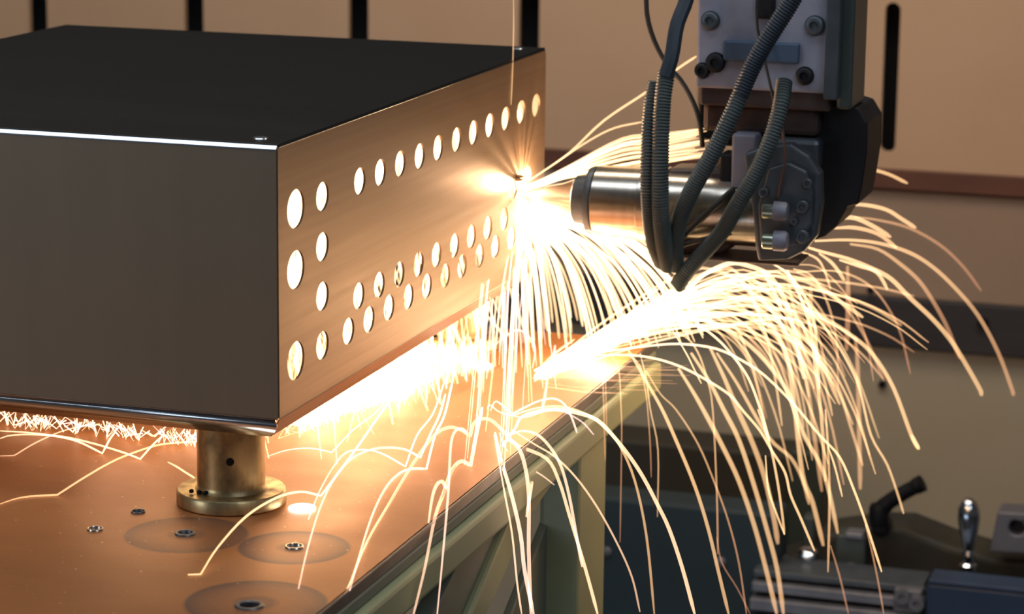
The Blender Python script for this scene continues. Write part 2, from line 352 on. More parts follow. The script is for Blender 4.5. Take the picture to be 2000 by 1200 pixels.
# spatter on the face: spikes added to throw radial shadows around the cut
g = MB(); cz = px(1010, 372, 'x', 0)
for k in range(30):
    a = 2*math.pi*k/30+random.uniform(-.1, .1); d = random.uniform(0.009, 0.020); r = random.uniform(0.0003, 0.0009)
    if k in (12, 13): d = .022; r = .0024
    y, z = cz.y+0.018+d*math.cos(a), cz.z+0.004+d*math.sin(a)
    if y > BL-0.01 or z < 0.01: continue
    if any((y-p_)**2+(z-q_)**2 < (rr+r)**2 for p_, q_, rr in HO): continue
    g.lathe((0, y, z), (1, 0, 0), [(-0.0002, r), (0.005, r*0.8), (0.0085, r*0.25)], 7)
tag(g.build('shadow_spikes', M['steel'], bx), kind='stuff')

# support feet
def foot(name, cx, cy, label):
    r = thing(name, label, 'support', (cx, cy, ZT), None)
    g = MB(); g.lathe((cx, cy, ZT), (0, 0, 1), [(0.0, 0.0500), (0.0015, 0.0515), (0.0120, 0.0515), (0.0140, 0.0500), (0.0140, 0.035)], 64)
    g.build('base_flange', M['leg'], r, smooth=True)
    g = MB(); g.lathe((cx, cy, ZT+0.014), (0, 0, 1), [(0.0, 0.0345), (0.003, 0.0325), (0.006, 0.0320), (0.0659, 0.0320)], 64)
    c = g.build('column', M['leg'], r, smooth=True)
    dx, dy = CAM.x-cx, CAM.y-cy; l = math.hypot(dx, dy); ang = math.atan2(dy, dx)-0.03
    u = V((math.cos(ang), math.sin(ang), 0)); q = V((cx, cy, ZT+0.0475))+u*0.0316
    g = MB(); g.lathe(q, u, [(0, 0.0038), (0.0010, 0.0038), (0.0011, 0.003), (0.0008, 0.0015)], 16); g.build('set_screw', M['blackp'], r, smooth=True)
    g = MB()
    for (a, h) in ((-0.75, 0.0), (-1.05, 0.004), (-0.95, -0.001)):
        w_ = V((math.cos(ang+a), math.sin(ang+a), 0)); q = V((cx, cy, ZT+0.0155+h*0.2))+w_*(0.034+abs(h)*2)
        g.lathe(q, (0, 0, 1), [(-0.001, 0.0022), (0.001, 0.0024), (0.0022, 0.0012)], 7)
    tag(g.build('slag_crumbs', M['blackp'], r), kind='stuff')
    return r
foot('support_foot', -0.072, 0.056, 'round brass support foot with wide flange under front corner of the box')
foot('support_foot', -0.085, 0.757, 'round support foot deep in the sparks under the far end of the box')

# hot slugs on the table
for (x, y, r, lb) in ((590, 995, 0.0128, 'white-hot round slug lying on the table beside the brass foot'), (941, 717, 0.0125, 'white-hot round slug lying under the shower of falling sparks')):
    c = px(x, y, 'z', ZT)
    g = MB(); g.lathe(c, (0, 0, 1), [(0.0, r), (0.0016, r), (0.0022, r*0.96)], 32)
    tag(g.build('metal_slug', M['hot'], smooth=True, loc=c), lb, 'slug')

# ================================================================== LASER HEAD
YH = 0.73
hd = thing('laser_cutting_head', 'robotic laser cutting head with polished barrel pointing at the box', 'machine', (0.3, YH, 0.40))
def hp(x, y, Y=YH): return px(x, y, 'y', Y)
cA = hp(1166, 392); zc = cA.z; sc = depth(cA)/FPX
axis0 = V((0, YH, zc))
X = lambda x, y=392, Y=YH: hp(x, y, Y).x
g = MB(); g.lathe((0.006, YH, zc+0.001), (1, 0, 0), [(0, 0.0022), (0.004, 0.0035), (X(1062)-0.006, 0.0075), (X(1064)-0.006, 0.0115), (X(1100)-0.006, 0.0165), (X(1128)-0.006, 0.0235)], 40)
g.build('nozzle_tip', M['nozzle'], hd, smooth=True)
x0 = X(1124)
g = MB(); g.lathe((x0, YH, zc), (1, 0, 0), [(0, 0.024), (0.002, 0.0275), (X(1152)-x0, 0.0300), (X(1152)-x0+.001, 0.038), (X(1160)-x0, 0.0395), (X(1166)-x0, 0.0395), (X(1168)-x0, 0.036)], 48)
g.build('nozzle_collar', M['gun'], hd, smooth=True)
x0 = X(1167)
g = MB(); g.lathe((x0, YH, zc), (1, 0, 0), [(0, 0.0385), (0.002, 0.0405), (0.055, 0.0420), (0.056, 0.0435), (0.085, 0.0435), (0.086, 0.040), (0.20, 0.040)], 56)
g.build('lens_barrel', M['barrel'], hd, smooth=True)
# motor block and copper parts between the hoses
def pbox(x0, y0, x1, y1, Y, D, name, m, bev=0.003, parent=hd):
    a = hp(x0, (y0+y1)/2, Y).x; b = hp(x1, (y0+y1)/2, Y).x; zt = hp((x0+x1)/2, y0, Y).z; zb = hp((x0+x1)/2, y1, Y).z
    g = MB(); g.box((a, Y, zb), (b, Y+D, zt)); return g.build(name, m, parent, bevel=bev)
pbox(1362, -90, 1625, 178, 0.70, 0.05, 'bracket_plate', M['bracket'])
pbox(1366, 172, 1622, 212, 0.705, 0.05, 'bracket_foot', M['brownhouse'])
pbox(1412, 82, 1560, 122, 0.694, 0.01, 'blue_block', M['blueblock'], 0.002)
pbox(1612, -90, 1640, 196, 0.685, 0.06, 'side_rib', M['gun'], 0.002)
pbox(1638, -90, 1668, 215, 0.70, 0.08, 'side_column', M['greenpost'], 0.004)
pbox(1372, 205, 1600, 262, 0.72, 0.06, 'swivel_housing', M['brownhouse'], 0.006)
pbox(1396, 232, 1610, 292, 0.735, 0.07, 'swivel_core', M['dark'], 0.008)
pbox(1428, 262, 1476, 372, 0.70, 0.05, 'servo_block', M['bracket'], 0.003)
pbox(1478, 270, 1600, 330, 0.715, 0.07, 'neck_block', M['gun'], 0.006)
pbox(1405, 300, 1432, 360, 0.71, 0.03, 'connector_block', M['dark'], 0.003)
pbox(1380, 330, 1436, 430, 0.715, 0.05, 'side_cover', M['brownhouse'], 0.006)
pbox(1436, 425, 1482, 470, 0.70, 0.04, 'copper_block', M['copperblock'], 0.004)
pbox(1446, 385, 1476, 420, 0.70, 0.04, 'copper_clip', M['copperblock'], 0.003)
pbox(1284, 505, 1560, 512, 0.71, 0.06, 'belly_plate', M['brownhouse'], 0.002)
def outline(pts, Y, D, name, m, bev=0.004, parent=hd):
    q = [hp(a, b, Y) for a, b in pts]
    g = MB(); g.plate([(p_.x, p_.z) for p_ in q], [], lambda u, v, d: V((u, Y+d, v)), D); return g.build(name, m, parent, bevel=bev, seg=3)
outline([(1590, 195), (1640, 200), (1678, 212), (1694, 240), (1693, 300), (1684, 360), (1676, 400), (1655, 405), (1632, 445), (1612, 462), (1590, 470), (1560, 440), (1560, 240)], 0.735, 0.09, 'motor_housing', M['dark'], 0.008)
outline([(1300, 330), (1380, 330), (1430, 430), (1440, 480), (1400, 500), (1290, 500)], 0.72, 0.05, 'lower_housing', M['brownhouse'], 0.008)
fl = [(1452, 300), (1500, 284), (1545, 282), (1580, 305), (1602, 340), (1604, 400), (1594, 462), (1570, 492), (1540, 507), (1480, 510), (1474, 480), (1470, 420)]
flo = outline(fl, 0.675, 0.022, 'joint_flange', M['gun'], 0.004)
outline([(1500, 330), (1540, 318), (1575, 335), (1588, 380), (1586, 440), (1560, 478), (1500, 490), (1484, 470), (1480, 400)], 0.668, 0.008, 'flange_cover', M['gun'], 0.003)
# cap screws along the flange
for (x, y, r) in ((1498, 412, 0.0085), (1498, 470, 0.0090)):
    q = hp(x-8, y, 0.655); g = MB(); g.lathe(q, (1, 0, 0), [(0, r*0.9), (0.001, r), (0.0125, r), (0.0130, r*0.9)], 20); g.build('cap_screw', M['screw'], hd, smooth=True)
    q = hp(x+14, y, 0.655); g = MB(); g.lathe(q, (1, 0, 0), [(0, r*1.25), (0.012, r*1.25), (0.015, r*1.0)], 24); g.build('screw_boss', M['bracket'], hd, smooth=True)
for (x, y, r) in ((1568, 404, 0.0075), (1568, 462, 0.0075), (1578, 358, 0.0055), (1493, 376, 0.0055), (1552, 432, 0.0045)):
    q = hp(x, y, 0.668); g = MB(); g.lathe(q, (0, -1, 0), [(0, r), (0.004, r), (0.005, r*0.85), (0.005, r*0.5), (0.003, r*0.45)], 18); g.build('cap_screw', M['gun'], hd, smooth=True)
for (x, y, r) in ((1388, 40, 0.0095), (1592, 50, 0.010), (1372, 138, 0.008), (1572, 148, 0.009), (1398, 122, 0.010)):
    q = hp(x, y, 0.70); g = MB(); g.lathe(q, (0, -1, 0), [(-0.002, r*1.15), (0.001, r*1.15), (0.001, r), (0.006, r), (0.007, r*0.85), (0.007, r*0.5), (0.004, r*0.45)], 20); g.build('bolt', M['gun'] if y < 100 else M['dark'], hd, smooth=True)
pbox(1474, -30, 1512, 38, 0.69, 0.02, 'connector_plug', M['dark'], 0.004)

# corrugated hoses and cables (each a thing that hangs on the head)
def hose(ctrl, rpx, m, name, label, ribs=True, cat='hose', group=None):
    pts = [hp(a, b, Y) for a, b, Y in ctrl]; P = catmull(pts, 14)
    # resample evenly
    L = [0]
    for i in range(1, len(P)): L.append(L[-1]+(P[i]-P[i-1]).length)
    tot = L[-1]; r = rpx*depth(pts[0])/FPX; pitch = 0.0034 if ribs else 0.01; N = max(8, int(tot/pitch*(4 if ribs else 1)))
    Q = []; R = []; j = 0
    for k in range(N+1):
        s_ = tot*k/N
        while j < len(L)-2 and L[j+1] < s_: j += 1
        Q.append(P[j].lerp(P[j+1], (s_-L[j])/max(1e-9, L[j+1]-L[j])))
        R.append(r*((0.90, 0.97, 1.05, 0.97)[k % 4]) if ribs else r)
    g = MB(); g.tube(Q, R, 16 if ribs else 8)
    return tag(g.build(name, m, smooth=True, loc=pts[0]), label, cat, group)
hose([(1352, -40, .66), (1338, 8, .65), (1322, 50, .64), (1312, 110, .63), (1300, 150, .625)], 15, M['hose_dark'], 'smooth_hose', 'smooth navy hose at the upper left of the cutting head', False)
hose([(1302, 140, .63), (1294, 200, .62), (1290, 300, .61), (1290, 400, .62), (1296, 470, .65), (1304, 520, .70)], 17, M['hose'], 'corrugated_hose', 'right one of the twin ribbed hoses over the polished barrel')
hose([(1280, 160, .64), (1270, 220, .63), (1266, 310, .62), (1267, 400, .63), (1276, 470, .66), (1292, 515, .70)], 15, M['hose'], 'corrugated_hose', 'leftmost ribbed hose over the polished barrel')
hose([(1570, -40, .62), (1535, 20, .62), (1496, 82, .62), (1470, 130, .62), (1446, 185, .615)], 18, M['hose_dark'], 'smooth_hose', 'smooth navy hose crossing the lilac bracket plate diagonally')
hose([(1449, 178, .617), (1425, 232, .61), (1392, 300, .61), (1355, 365, .62), (1330, 420, .64), (1318, 475, .67), (1320, 520, .70)], 17, M['hose'], 'corrugated_hose', 'long ribbed hose running diagonally down in the middle of the head')
hose([(1532, 158, .66), (1524, 210, .64), (1506, 270, .63), (1478, 335, .63), (1440, 400, .64), (1412, 450, .66), (1378, 490, .68), (1342, 530, .69), (1322, 560, .70)], 16, M['hose'], 'corrugated_hose', 'ribbed hose beside the bolted flange, ending lowest at the sparks')
hose([(1262, -30, .70), (1264, 30, .70), (1278, 80, .70), (1302, 125, .70), (1332, 160, .70), (1356, 205, .70), (1368, 250, .70), (1372, 285, .71)], 5, M['wire'], 'cable', 'thin dark cable looping left of the lilac bracket', False, 'cable')
hose([(1330, 465, .685), (1372, 425, .68), (1405, 395, .68), (1432, 372, .70)], 7, M['wire'], 'cable', 'short dark cable between the two middle ribbed hoses', False, 'cable')
hose([(1335, 478, .685), (1385, 465, .68), (1430, 455, .70)], 5, M['wire'], 'cable', 'lowest short dark cable behind the ribbed hoses', False, 'cable')
hose([(1524, 230, .655), (1534, 300, .655), (1528, 345, .655), (1520, 385, .665)], 3, M['copperwire'], 'cable', 'thin brown wire hanging down onto the bolted flange', False, 'cable')
hose([(1478, 20, .68), (1480, 60, .68), (1496, 130, .68), (1512, 200, .68), (1520, 240, .70)], 3, M['wire'], 'cable', 'thin dark wire trailing from the plug on the bracket', False, 'cable')

# ================================================================== MACHINES BEHIND, LOWER RIGHT
YB = 1.75
def bbox(root, name, x0, y0, x1, y1, Y, D, m, bev=0.004, ybot=None):
    a = px(x0, (y0+y1)/2, 'y', Y).x; b = px(x1, (y0+y1)/2, 'y', Y).x
    zt = px((x0+x1)/2, y0, 'y', Y).z; zb = px((x0+x1)/2, y1, 'y', Y).z
    if ybot is not None: zb = ybot
    g = MB(); g.box((a, Y, zb), (b, Y+D, zt)); return g.build(name, m, root, bevel=bev)
def base(x, y, Y, z=None):
    q = px(x, y, 'y', Y); return (q.x, Y, q.z if z is None else z)
r = thing('teal_cabinet', 'dark teal machine cabinet behind the table post, bottom centre', 'cabinet', base(1330, 1100, 1.55, -1.2))
bbox(r, 'body', 1120, 985, 1520, 1100, 1.55, 0.07, M['teal'], 0.006, -1.2)
for (x, y) in ((1186, 1078), (1408, 1098)):
    c = px(x, y, 'y', 1.55); g = MB(); g.lathe(c, (0, -1, 0), [(-0.002, 0.008), (0.004, 0.008), (0.006, 0.005)], 14); g.build('screw', M['greyb'], r, smooth=True)
r = thing('brown_cabinet', 'dark brown machine cabinet standing behind the teal cabinet', 'cabinet', base(1350, 900, 1.85, -1.2))
bbox(r, 'body', 1110, 872, 1600, 1000, 1.85, 0.10, M['darkbox'], 0.006, -1.2)
bbox(r, 'side_frame', 1540, 884, 1605, 1000, 1.83, 0.02, M['greenbox'], 0.004, -1.2)
r = thing('clamp_fixture', 'dark olive clamp fixture carrying the black lever', 'machine', base(1750, 1150, 1.66, -1.2))
pts = [(1470, 1300), (1480, 1110), (1560, 1082), (1600, 1046), (1700, 1032), (1770, 1034), (1850, 1066), (1940, 1092), (2060, 1098), (2060, 1300)]
q = [px(a, b, 'y', YB-0.09) for a, b in pts]
g = MB(); g.plate([(p_.x, p_.z) for p_ in q], [], lambda u, v, d: V((u, YB-0.09+d, v)), 0.10); g.build('casting', M['moss'], r, bevel=0.01, seg=3)
bbox(r, 'clamp_block', 1630, 1046, 1690, 1118, 1.62, 0.04, M['greenpost'], 0.004)
bbox(r, 'pale_pad', 1650, 1042, 1686, 1054, 1.615, 0.03, M['rail'], 0.002)
bbox(r, 'clamp_pillar', 1566, 1010, 1590, 1085, 1.64, 0.03, M['greenpost'], 0.004)
for (x, y, rr, mm) in ((1578, 1086, 0.014, 'chrome'), (1526, 1100, 0.011, 'greyb'), (1660, 1118, 0.012, 'greyb'), (1502, 1130, 0.010, 'rail')):
    c = px(x, y, 'y', 1.60); g = MB(); g.lathe(c, (0, -0.5, 1), [(-0.01, rr*0.9), (0.0, rr), (0.008, rr), (0.012, rr*0.6)], 16); g.build('knob', M[mm], r, smooth=True)
bbox(r, 'spindle_hub', 1700, 1020, 1735, 1048, 1.64, 0.04, M['dark'], 0.006)
# lever
Yl = 1.62
r = thing('clamping_lever', 'black clamping lever pointing up right against the beige wall', 'lever', px(1716, 1026, 'y', Yl))
c0 = px(1717, 1028, 'y', Yl); c1 = px(1717, 985, 'y', Yl)
g = MB(); g.lathe(c0, c1-c0, [(0, 0.0135), (0.004, 0.0145), ((c1-c0).length*0.8, 0.0150), ((c1-c0).length, 0.012)], 24); g.build('hub', M['blackp'], r, smooth=True)
g = MB(); g.tube(catmull([px(a, b, 'y', Yl) for a, b in ((1714, 1002), (1735, 982), (1765, 963), (1790, 950), (1800, 945), (1804, 943))], 4),
                 [0.0135]+[0.0125]*3+[0.0115]*4+[0.0110]*4+[0.0125]*4+[0.013]*3+[0.009, 0.004], 16); g.build('arm', M['blackp'], r, smooth=True)
r = thing('crank_handle', 'polished chrome spindle-shaped handle standing upright', 'handle', px(1891, 1108, 'y', 1.60))
a = px(1891, 1112, 'y', 1.60); b = px(1893, 972, 'y', 1.60); L = (b-a).length
g = MB(); g.lathe(a, b-a, [(L*0.26, 0.0075), (L*0.36, 0.0095), (L*0.52, 0.0135), (L*0.70, 0.0160), (L*0.84, 0.0155), (L*0.94, 0.0110), (L*0.99, 0.005), (L, 0.001)], 32); g.build('grip', M['chrome'], r, smooth=True)
g = MB(); g.lathe(a, b-a, [(0, 0.0125), (L*0.06, 0.0130), (L*0.09, 0.0095), (L*0.16, 0.0085), (L*0.20, 0.0105), (L*0.26, 0.0085)], 28); g.build('stem', M['chrome'], r, smooth=True)
r = thing('bearing_block', 'grey metal block with a round bore at the right edge', 'block', base(1985, 1080, 1.62))
q = [px(a, b, 'y', 1.62) for a, b in ((1948, 1000), (2050, 1006), (2050, 1086), (1932, 1080))]
h = px(1986, 1032, 'y', 1.62)
g = MB(); g.plate([(p_.x, p_.z) for p_ in q], [circle(h.x, h.z, 0.0115, 20)], lambda u, v, d: V((u, 1.62+d, v)), 0.05); g.build('body', M['greyb'], r, bevel=0.003)
g = MB(); g.cyl(h+V((0, 0.02, 0)), h+V((0, 0.03, 0)), 0.0118, 0.0118, 20); g.build('shaft_end', M['dark'], r, smooth=True)
r = thing('blue_guard', 'navy blue sheet metal guard in the bottom right corner', 'guard', base(1900, 1180, 1.50, -1.2))
bbox(r, 'body', 1806, 1152, 2080, 1260, 1.50, 0.05, M['blue'], 0.006, -1.2)
bbox(r, 'top_flange', 1812, 1146, 2080, 1156, 1.498, 0.054, M['blue'], 0.002)
r = thing('linear_rail', 'grey aluminium linear rail along the bottom right of the frame', 'rail', base(1640, 1190, 1.52, -1.2))
a = px(1470, 1148, 'y', 1.52); b = px(1800, 1170, 'y', 1.52)
for k, (dz, hh, mm) in enumerate(((0.012, 0.010, 'gun'), (-0.006, 0.014, 'rail'), (-0.030, 0.018, 'rail'))):
    g = MB(); g.box((a.x, 1.52-0.01*k, b.z+dz-hh/2), (b.x, 1.60, b.z+dz+hh/2)); g.build('rail_profile', M[mm], r, bevel=0.002)
g = MB(); g.box((a.x, 1.54, -1.2), (b.x, 1.60, b.z-0.04)); g.build('rail_base', M['dark'], r, bevel=0.002)
for (x, y) in ((1762, 1166), (1790, 1180)):
    c = px(x, y, 'y', 1.50); g = MB(); g.lathe(c, (0, -1, 0), [(-0.02, 0.011), (0.004, 0.011), (0.004, 0.005), (0.0, 0.005)], 18); g.build('end_cap', M['greyb'], r, smooth=True)
bbox(r, 'end_block', 1745, 1152, 1800, 1200, 1.505, 0.03, M['greyb'], 0.003)

# ================================================================== SPARK LIGHT (real light of the cut and the shower)
WARM = (1.0, 0.74, 0.46)
light('cut_light', 'POINT', (0.0075, cz.y+0.018, cz.z+0.004), 1.9, (1.0, 0.62, 0.36), 0.0014)
light('cut_glow', 'POINT', (0.075, cz.y+0.0, cz.z-0.06), 0.08, (1.0, 0.52, 0.25), 0.04)
light('box_inside_far', 'POINT', (-0.16, 0.66, 0.16), 1.4, (1.0, 0.72, 0.45), 0.05)
light('box_inside_near', 'POINT', (-0.25, 0.20, -0.04), 0.16, (1.0, 0.72, 0.45), 0.05)
light('box_under', 'POINT', (-0.10, 0.42, -0.045), 0.10, (1.0, 0.5, 0.18), 0.03)
light('table_bounce', 'POINT', (0.10, 0.62, -0.05), 0.06, (1.0, 0.5, 0.2), 0.05)
light('spray_light', 'POINT', (0.30, 0.78, -0.02), 1.1, (1.0, 0.62, 0.34), 0.10)
light('fall_light', 'POINT', (0.42, 0.85, -0.22), 1.2, (1.0, 0.60, 0.34), 0.10)

# ================================================================== SPARKS
def spark_mat():
    m = bpy.data.materials.new('glowing_spark'); m.use_nodes = True; nt = m.node_tree; nt.nodes.clear()
    o = nt.nodes.new('ShaderNodeOutputMaterial'); e = nt.nodes.new('ShaderNodeEmission'); t = nt.nodes.new('ShaderNodeBsdfTransparent')
    a = nt.nodes.new('ShaderNodeAttribute'); a.attribute_name = 'glow'; ad = nt.nodes.new('ShaderNodeAddShader')
    nt.links.new(a.outputs['Color'], e.inputs[0]); e.inputs[1].default_value = 1.0
    nt.links.new(e.outputs[0], ad.inputs[0]); nt.links.new(t.outputs[0], ad.inputs[1]); nt.links.new(ad.outputs[0], o.inputs[0])
    m.cycles.emission_sampling = 'NONE'
    return m
M['spark'] = spark_mat()
HEAT = [(0.0, (1.15, 0.90, 0.62)), (0.25, (0.68, 0.44, 0.22)), (0.5, (0.40, 0.235, 0.11)), (0.75, (0.22, 0.105, 0.050)), (1.0, (0.11, 0.040, 0.022))]
LILAC = (0.55, 0.36, 0.50)
def heat(t, tint=0):
    t = min(1, max(0, t))
    for i in range(len(HEAT)-1):
        a, ca = HEAT[i]; b, cb = HEAT[i+1]
        if t <= b:
            f = (t-a)/(b-a); c = [ca[k]*(1-f)+cb[k]*f for k in range(3)]; break
    if tint: c = [c[k]*(1-tint)+LILAC[k]*tint for k in range(3)]
    return c
class Sparks:
    def __init__(s): s.mb = MB(); s.c = []
    def add(s, P, wpx, h0, h1, tint=0, n=5, taper=True):
        m = len(P); R = []
        for i, q in enumerate(P):
            r = 0.5*wpx*depth(q)/FPX
            f = i/(m-1)
            if taper: r *= 0.55+0.45*min(1, f*3)
            if i == m-1: r *= 0.55
            R.append(r)
        s.mb.tube(P, R, n)
        for i in range(m):
            c = heat(h0+(h1-h0)*i/(m-1), tint); s.c += [(*c, 1.0)]*n
    def build(s, name, label=None, cat=None, group=None, kind=None, parent=None):
        me = bpy.data.meshes.new(name); org = s.mb.v[0].copy()
        me.from_pydata([tuple(q-org) for q in s.mb.v], [], s.mb.f); me.materials.append(M['spark'])
        at = me.color_attributes.new('glow', 'FLOAT_COLOR', 'POINT')
        at.data.foreach_set('color', [x for c in s.c for x in c])
        o = bpy.data.objects.new(name, me); COL.objects.link(o); o.location = org
        return tag(o, label, cat, group, kind)

def front_of_table(q, y):
    """sparks fly over and in front of the table, never through it"""
    a = px(q[0], q[1], 'z', ZT+0.001)
    if a.x < XE+0.01 and a.y < YF: return min(y, a.y)
    b = px(q[0], q[1], 'x', XE+0.02)
    if b.y < YF+0.02 and b.z < ZT: return min(y, b.y)
    return y
def trace(pts, Y0, Y1, sub=4):
    """pixel polyline -> 3D flight path; a point marked 't' touches the table, the others lie at depths between"""
    n = len(pts); ys = [None]*n
    for i, q in enumerate(pts):
        if len(q) > 2 and q[2] == 't': ys[i] = px(q[0], q[1], 'z', ZT+0.001).y
    if Y0 is not None and ys[0] is None: ys[0] = Y0
    if Y1 is not None and ys[-1] is None: ys[-1] = Y1
    kn = [i for i in range(n) if ys[i] is not None]
    if kn[0] != 0: ys[0] = ys[kn[0]]
    if kn[-1] != n-1: ys[-1] = ys[kn[-1]]
    kn = [i for i in range(n) if ys[i] is not None]
    for a, b in zip(kn, kn[1:]):
        for i in range(a+1, b): ys[i] = ys[a]+(ys[b]-ys[a])*(i-a)/(b-a)
    P = [px(q[0], q[1], 'y', front_of_table(q, ys[i])) for i, q in enumerate(pts)]
    # smooth between bounces only
    out = []; start = 0
    cuts = [i for i in range(1, n-1) if len(pts[i]) > 2 and pts[i][2] in ('t', 'c')] + [n-1]
    for c in cuts:
        seg = catmull(P[start:c+1], sub); out += seg if not out else seg[1:]; start = c
    return out
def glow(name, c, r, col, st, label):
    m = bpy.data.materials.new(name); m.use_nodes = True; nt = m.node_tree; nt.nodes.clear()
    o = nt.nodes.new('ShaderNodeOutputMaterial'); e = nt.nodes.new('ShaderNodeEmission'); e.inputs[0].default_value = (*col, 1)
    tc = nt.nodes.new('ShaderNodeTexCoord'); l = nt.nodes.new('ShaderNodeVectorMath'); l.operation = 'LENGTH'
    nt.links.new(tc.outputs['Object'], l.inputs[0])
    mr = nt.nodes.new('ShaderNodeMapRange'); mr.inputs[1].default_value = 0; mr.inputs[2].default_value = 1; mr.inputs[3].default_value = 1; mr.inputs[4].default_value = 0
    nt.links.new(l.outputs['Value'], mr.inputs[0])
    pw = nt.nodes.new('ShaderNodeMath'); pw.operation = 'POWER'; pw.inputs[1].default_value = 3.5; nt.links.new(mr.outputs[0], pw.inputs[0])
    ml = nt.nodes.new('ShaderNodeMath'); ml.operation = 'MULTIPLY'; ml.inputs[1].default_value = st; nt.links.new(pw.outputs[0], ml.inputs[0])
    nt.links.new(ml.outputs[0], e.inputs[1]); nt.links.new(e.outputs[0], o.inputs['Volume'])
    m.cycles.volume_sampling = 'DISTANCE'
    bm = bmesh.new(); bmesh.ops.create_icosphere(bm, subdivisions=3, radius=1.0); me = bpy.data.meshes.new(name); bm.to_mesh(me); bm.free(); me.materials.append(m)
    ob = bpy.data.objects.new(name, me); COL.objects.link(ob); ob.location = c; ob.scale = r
    return tag(ob, label, 'glare', None, 'stuff')
glow('cut_glare', (0.02, cz.y+0.015, cz.z-0.018), (0.045, 0.060, 0.062), (1.0, 0.70, 0.44), 90, 'added glowing volume for the white glare around the cutting point')  # emissive volume added to imitate bloom around the cut
def end_label(pts, kind='amber spark'):
    x, y = pts[-1][0], pts[-1][1]
    if y >= 1185: w_ = 'leaving the photo at the bottom'
    elif y < 480: w_ = 'ending beside the black motor housing'
    elif y < 575: w_ = 'ending above the dark grey band'
    elif y < 690: w_ = 'ending over the dark grey band'
    elif y < 870: w_ = 'ending over the beige wall, left of the lever' if x > 1600 else 'ending over the wall above the cabinets'
    elif x < 1600: w_ = 'ending over the dark cabinets'
    else: w_ = 'ending low in front of the clamp fixture'
    return kind+' '+w_, 'sparks '+w_
def one(pts, w, h0, h1, Y0=None, Y1=None, tint=0, label=None, group=None, sub=4, name='spark_trail'):
    s = Sparks(); s.add(trace(pts, Y0, Y1, sub), w, h0, h1, tint)
    return s.build(name, label, 'spark', group)

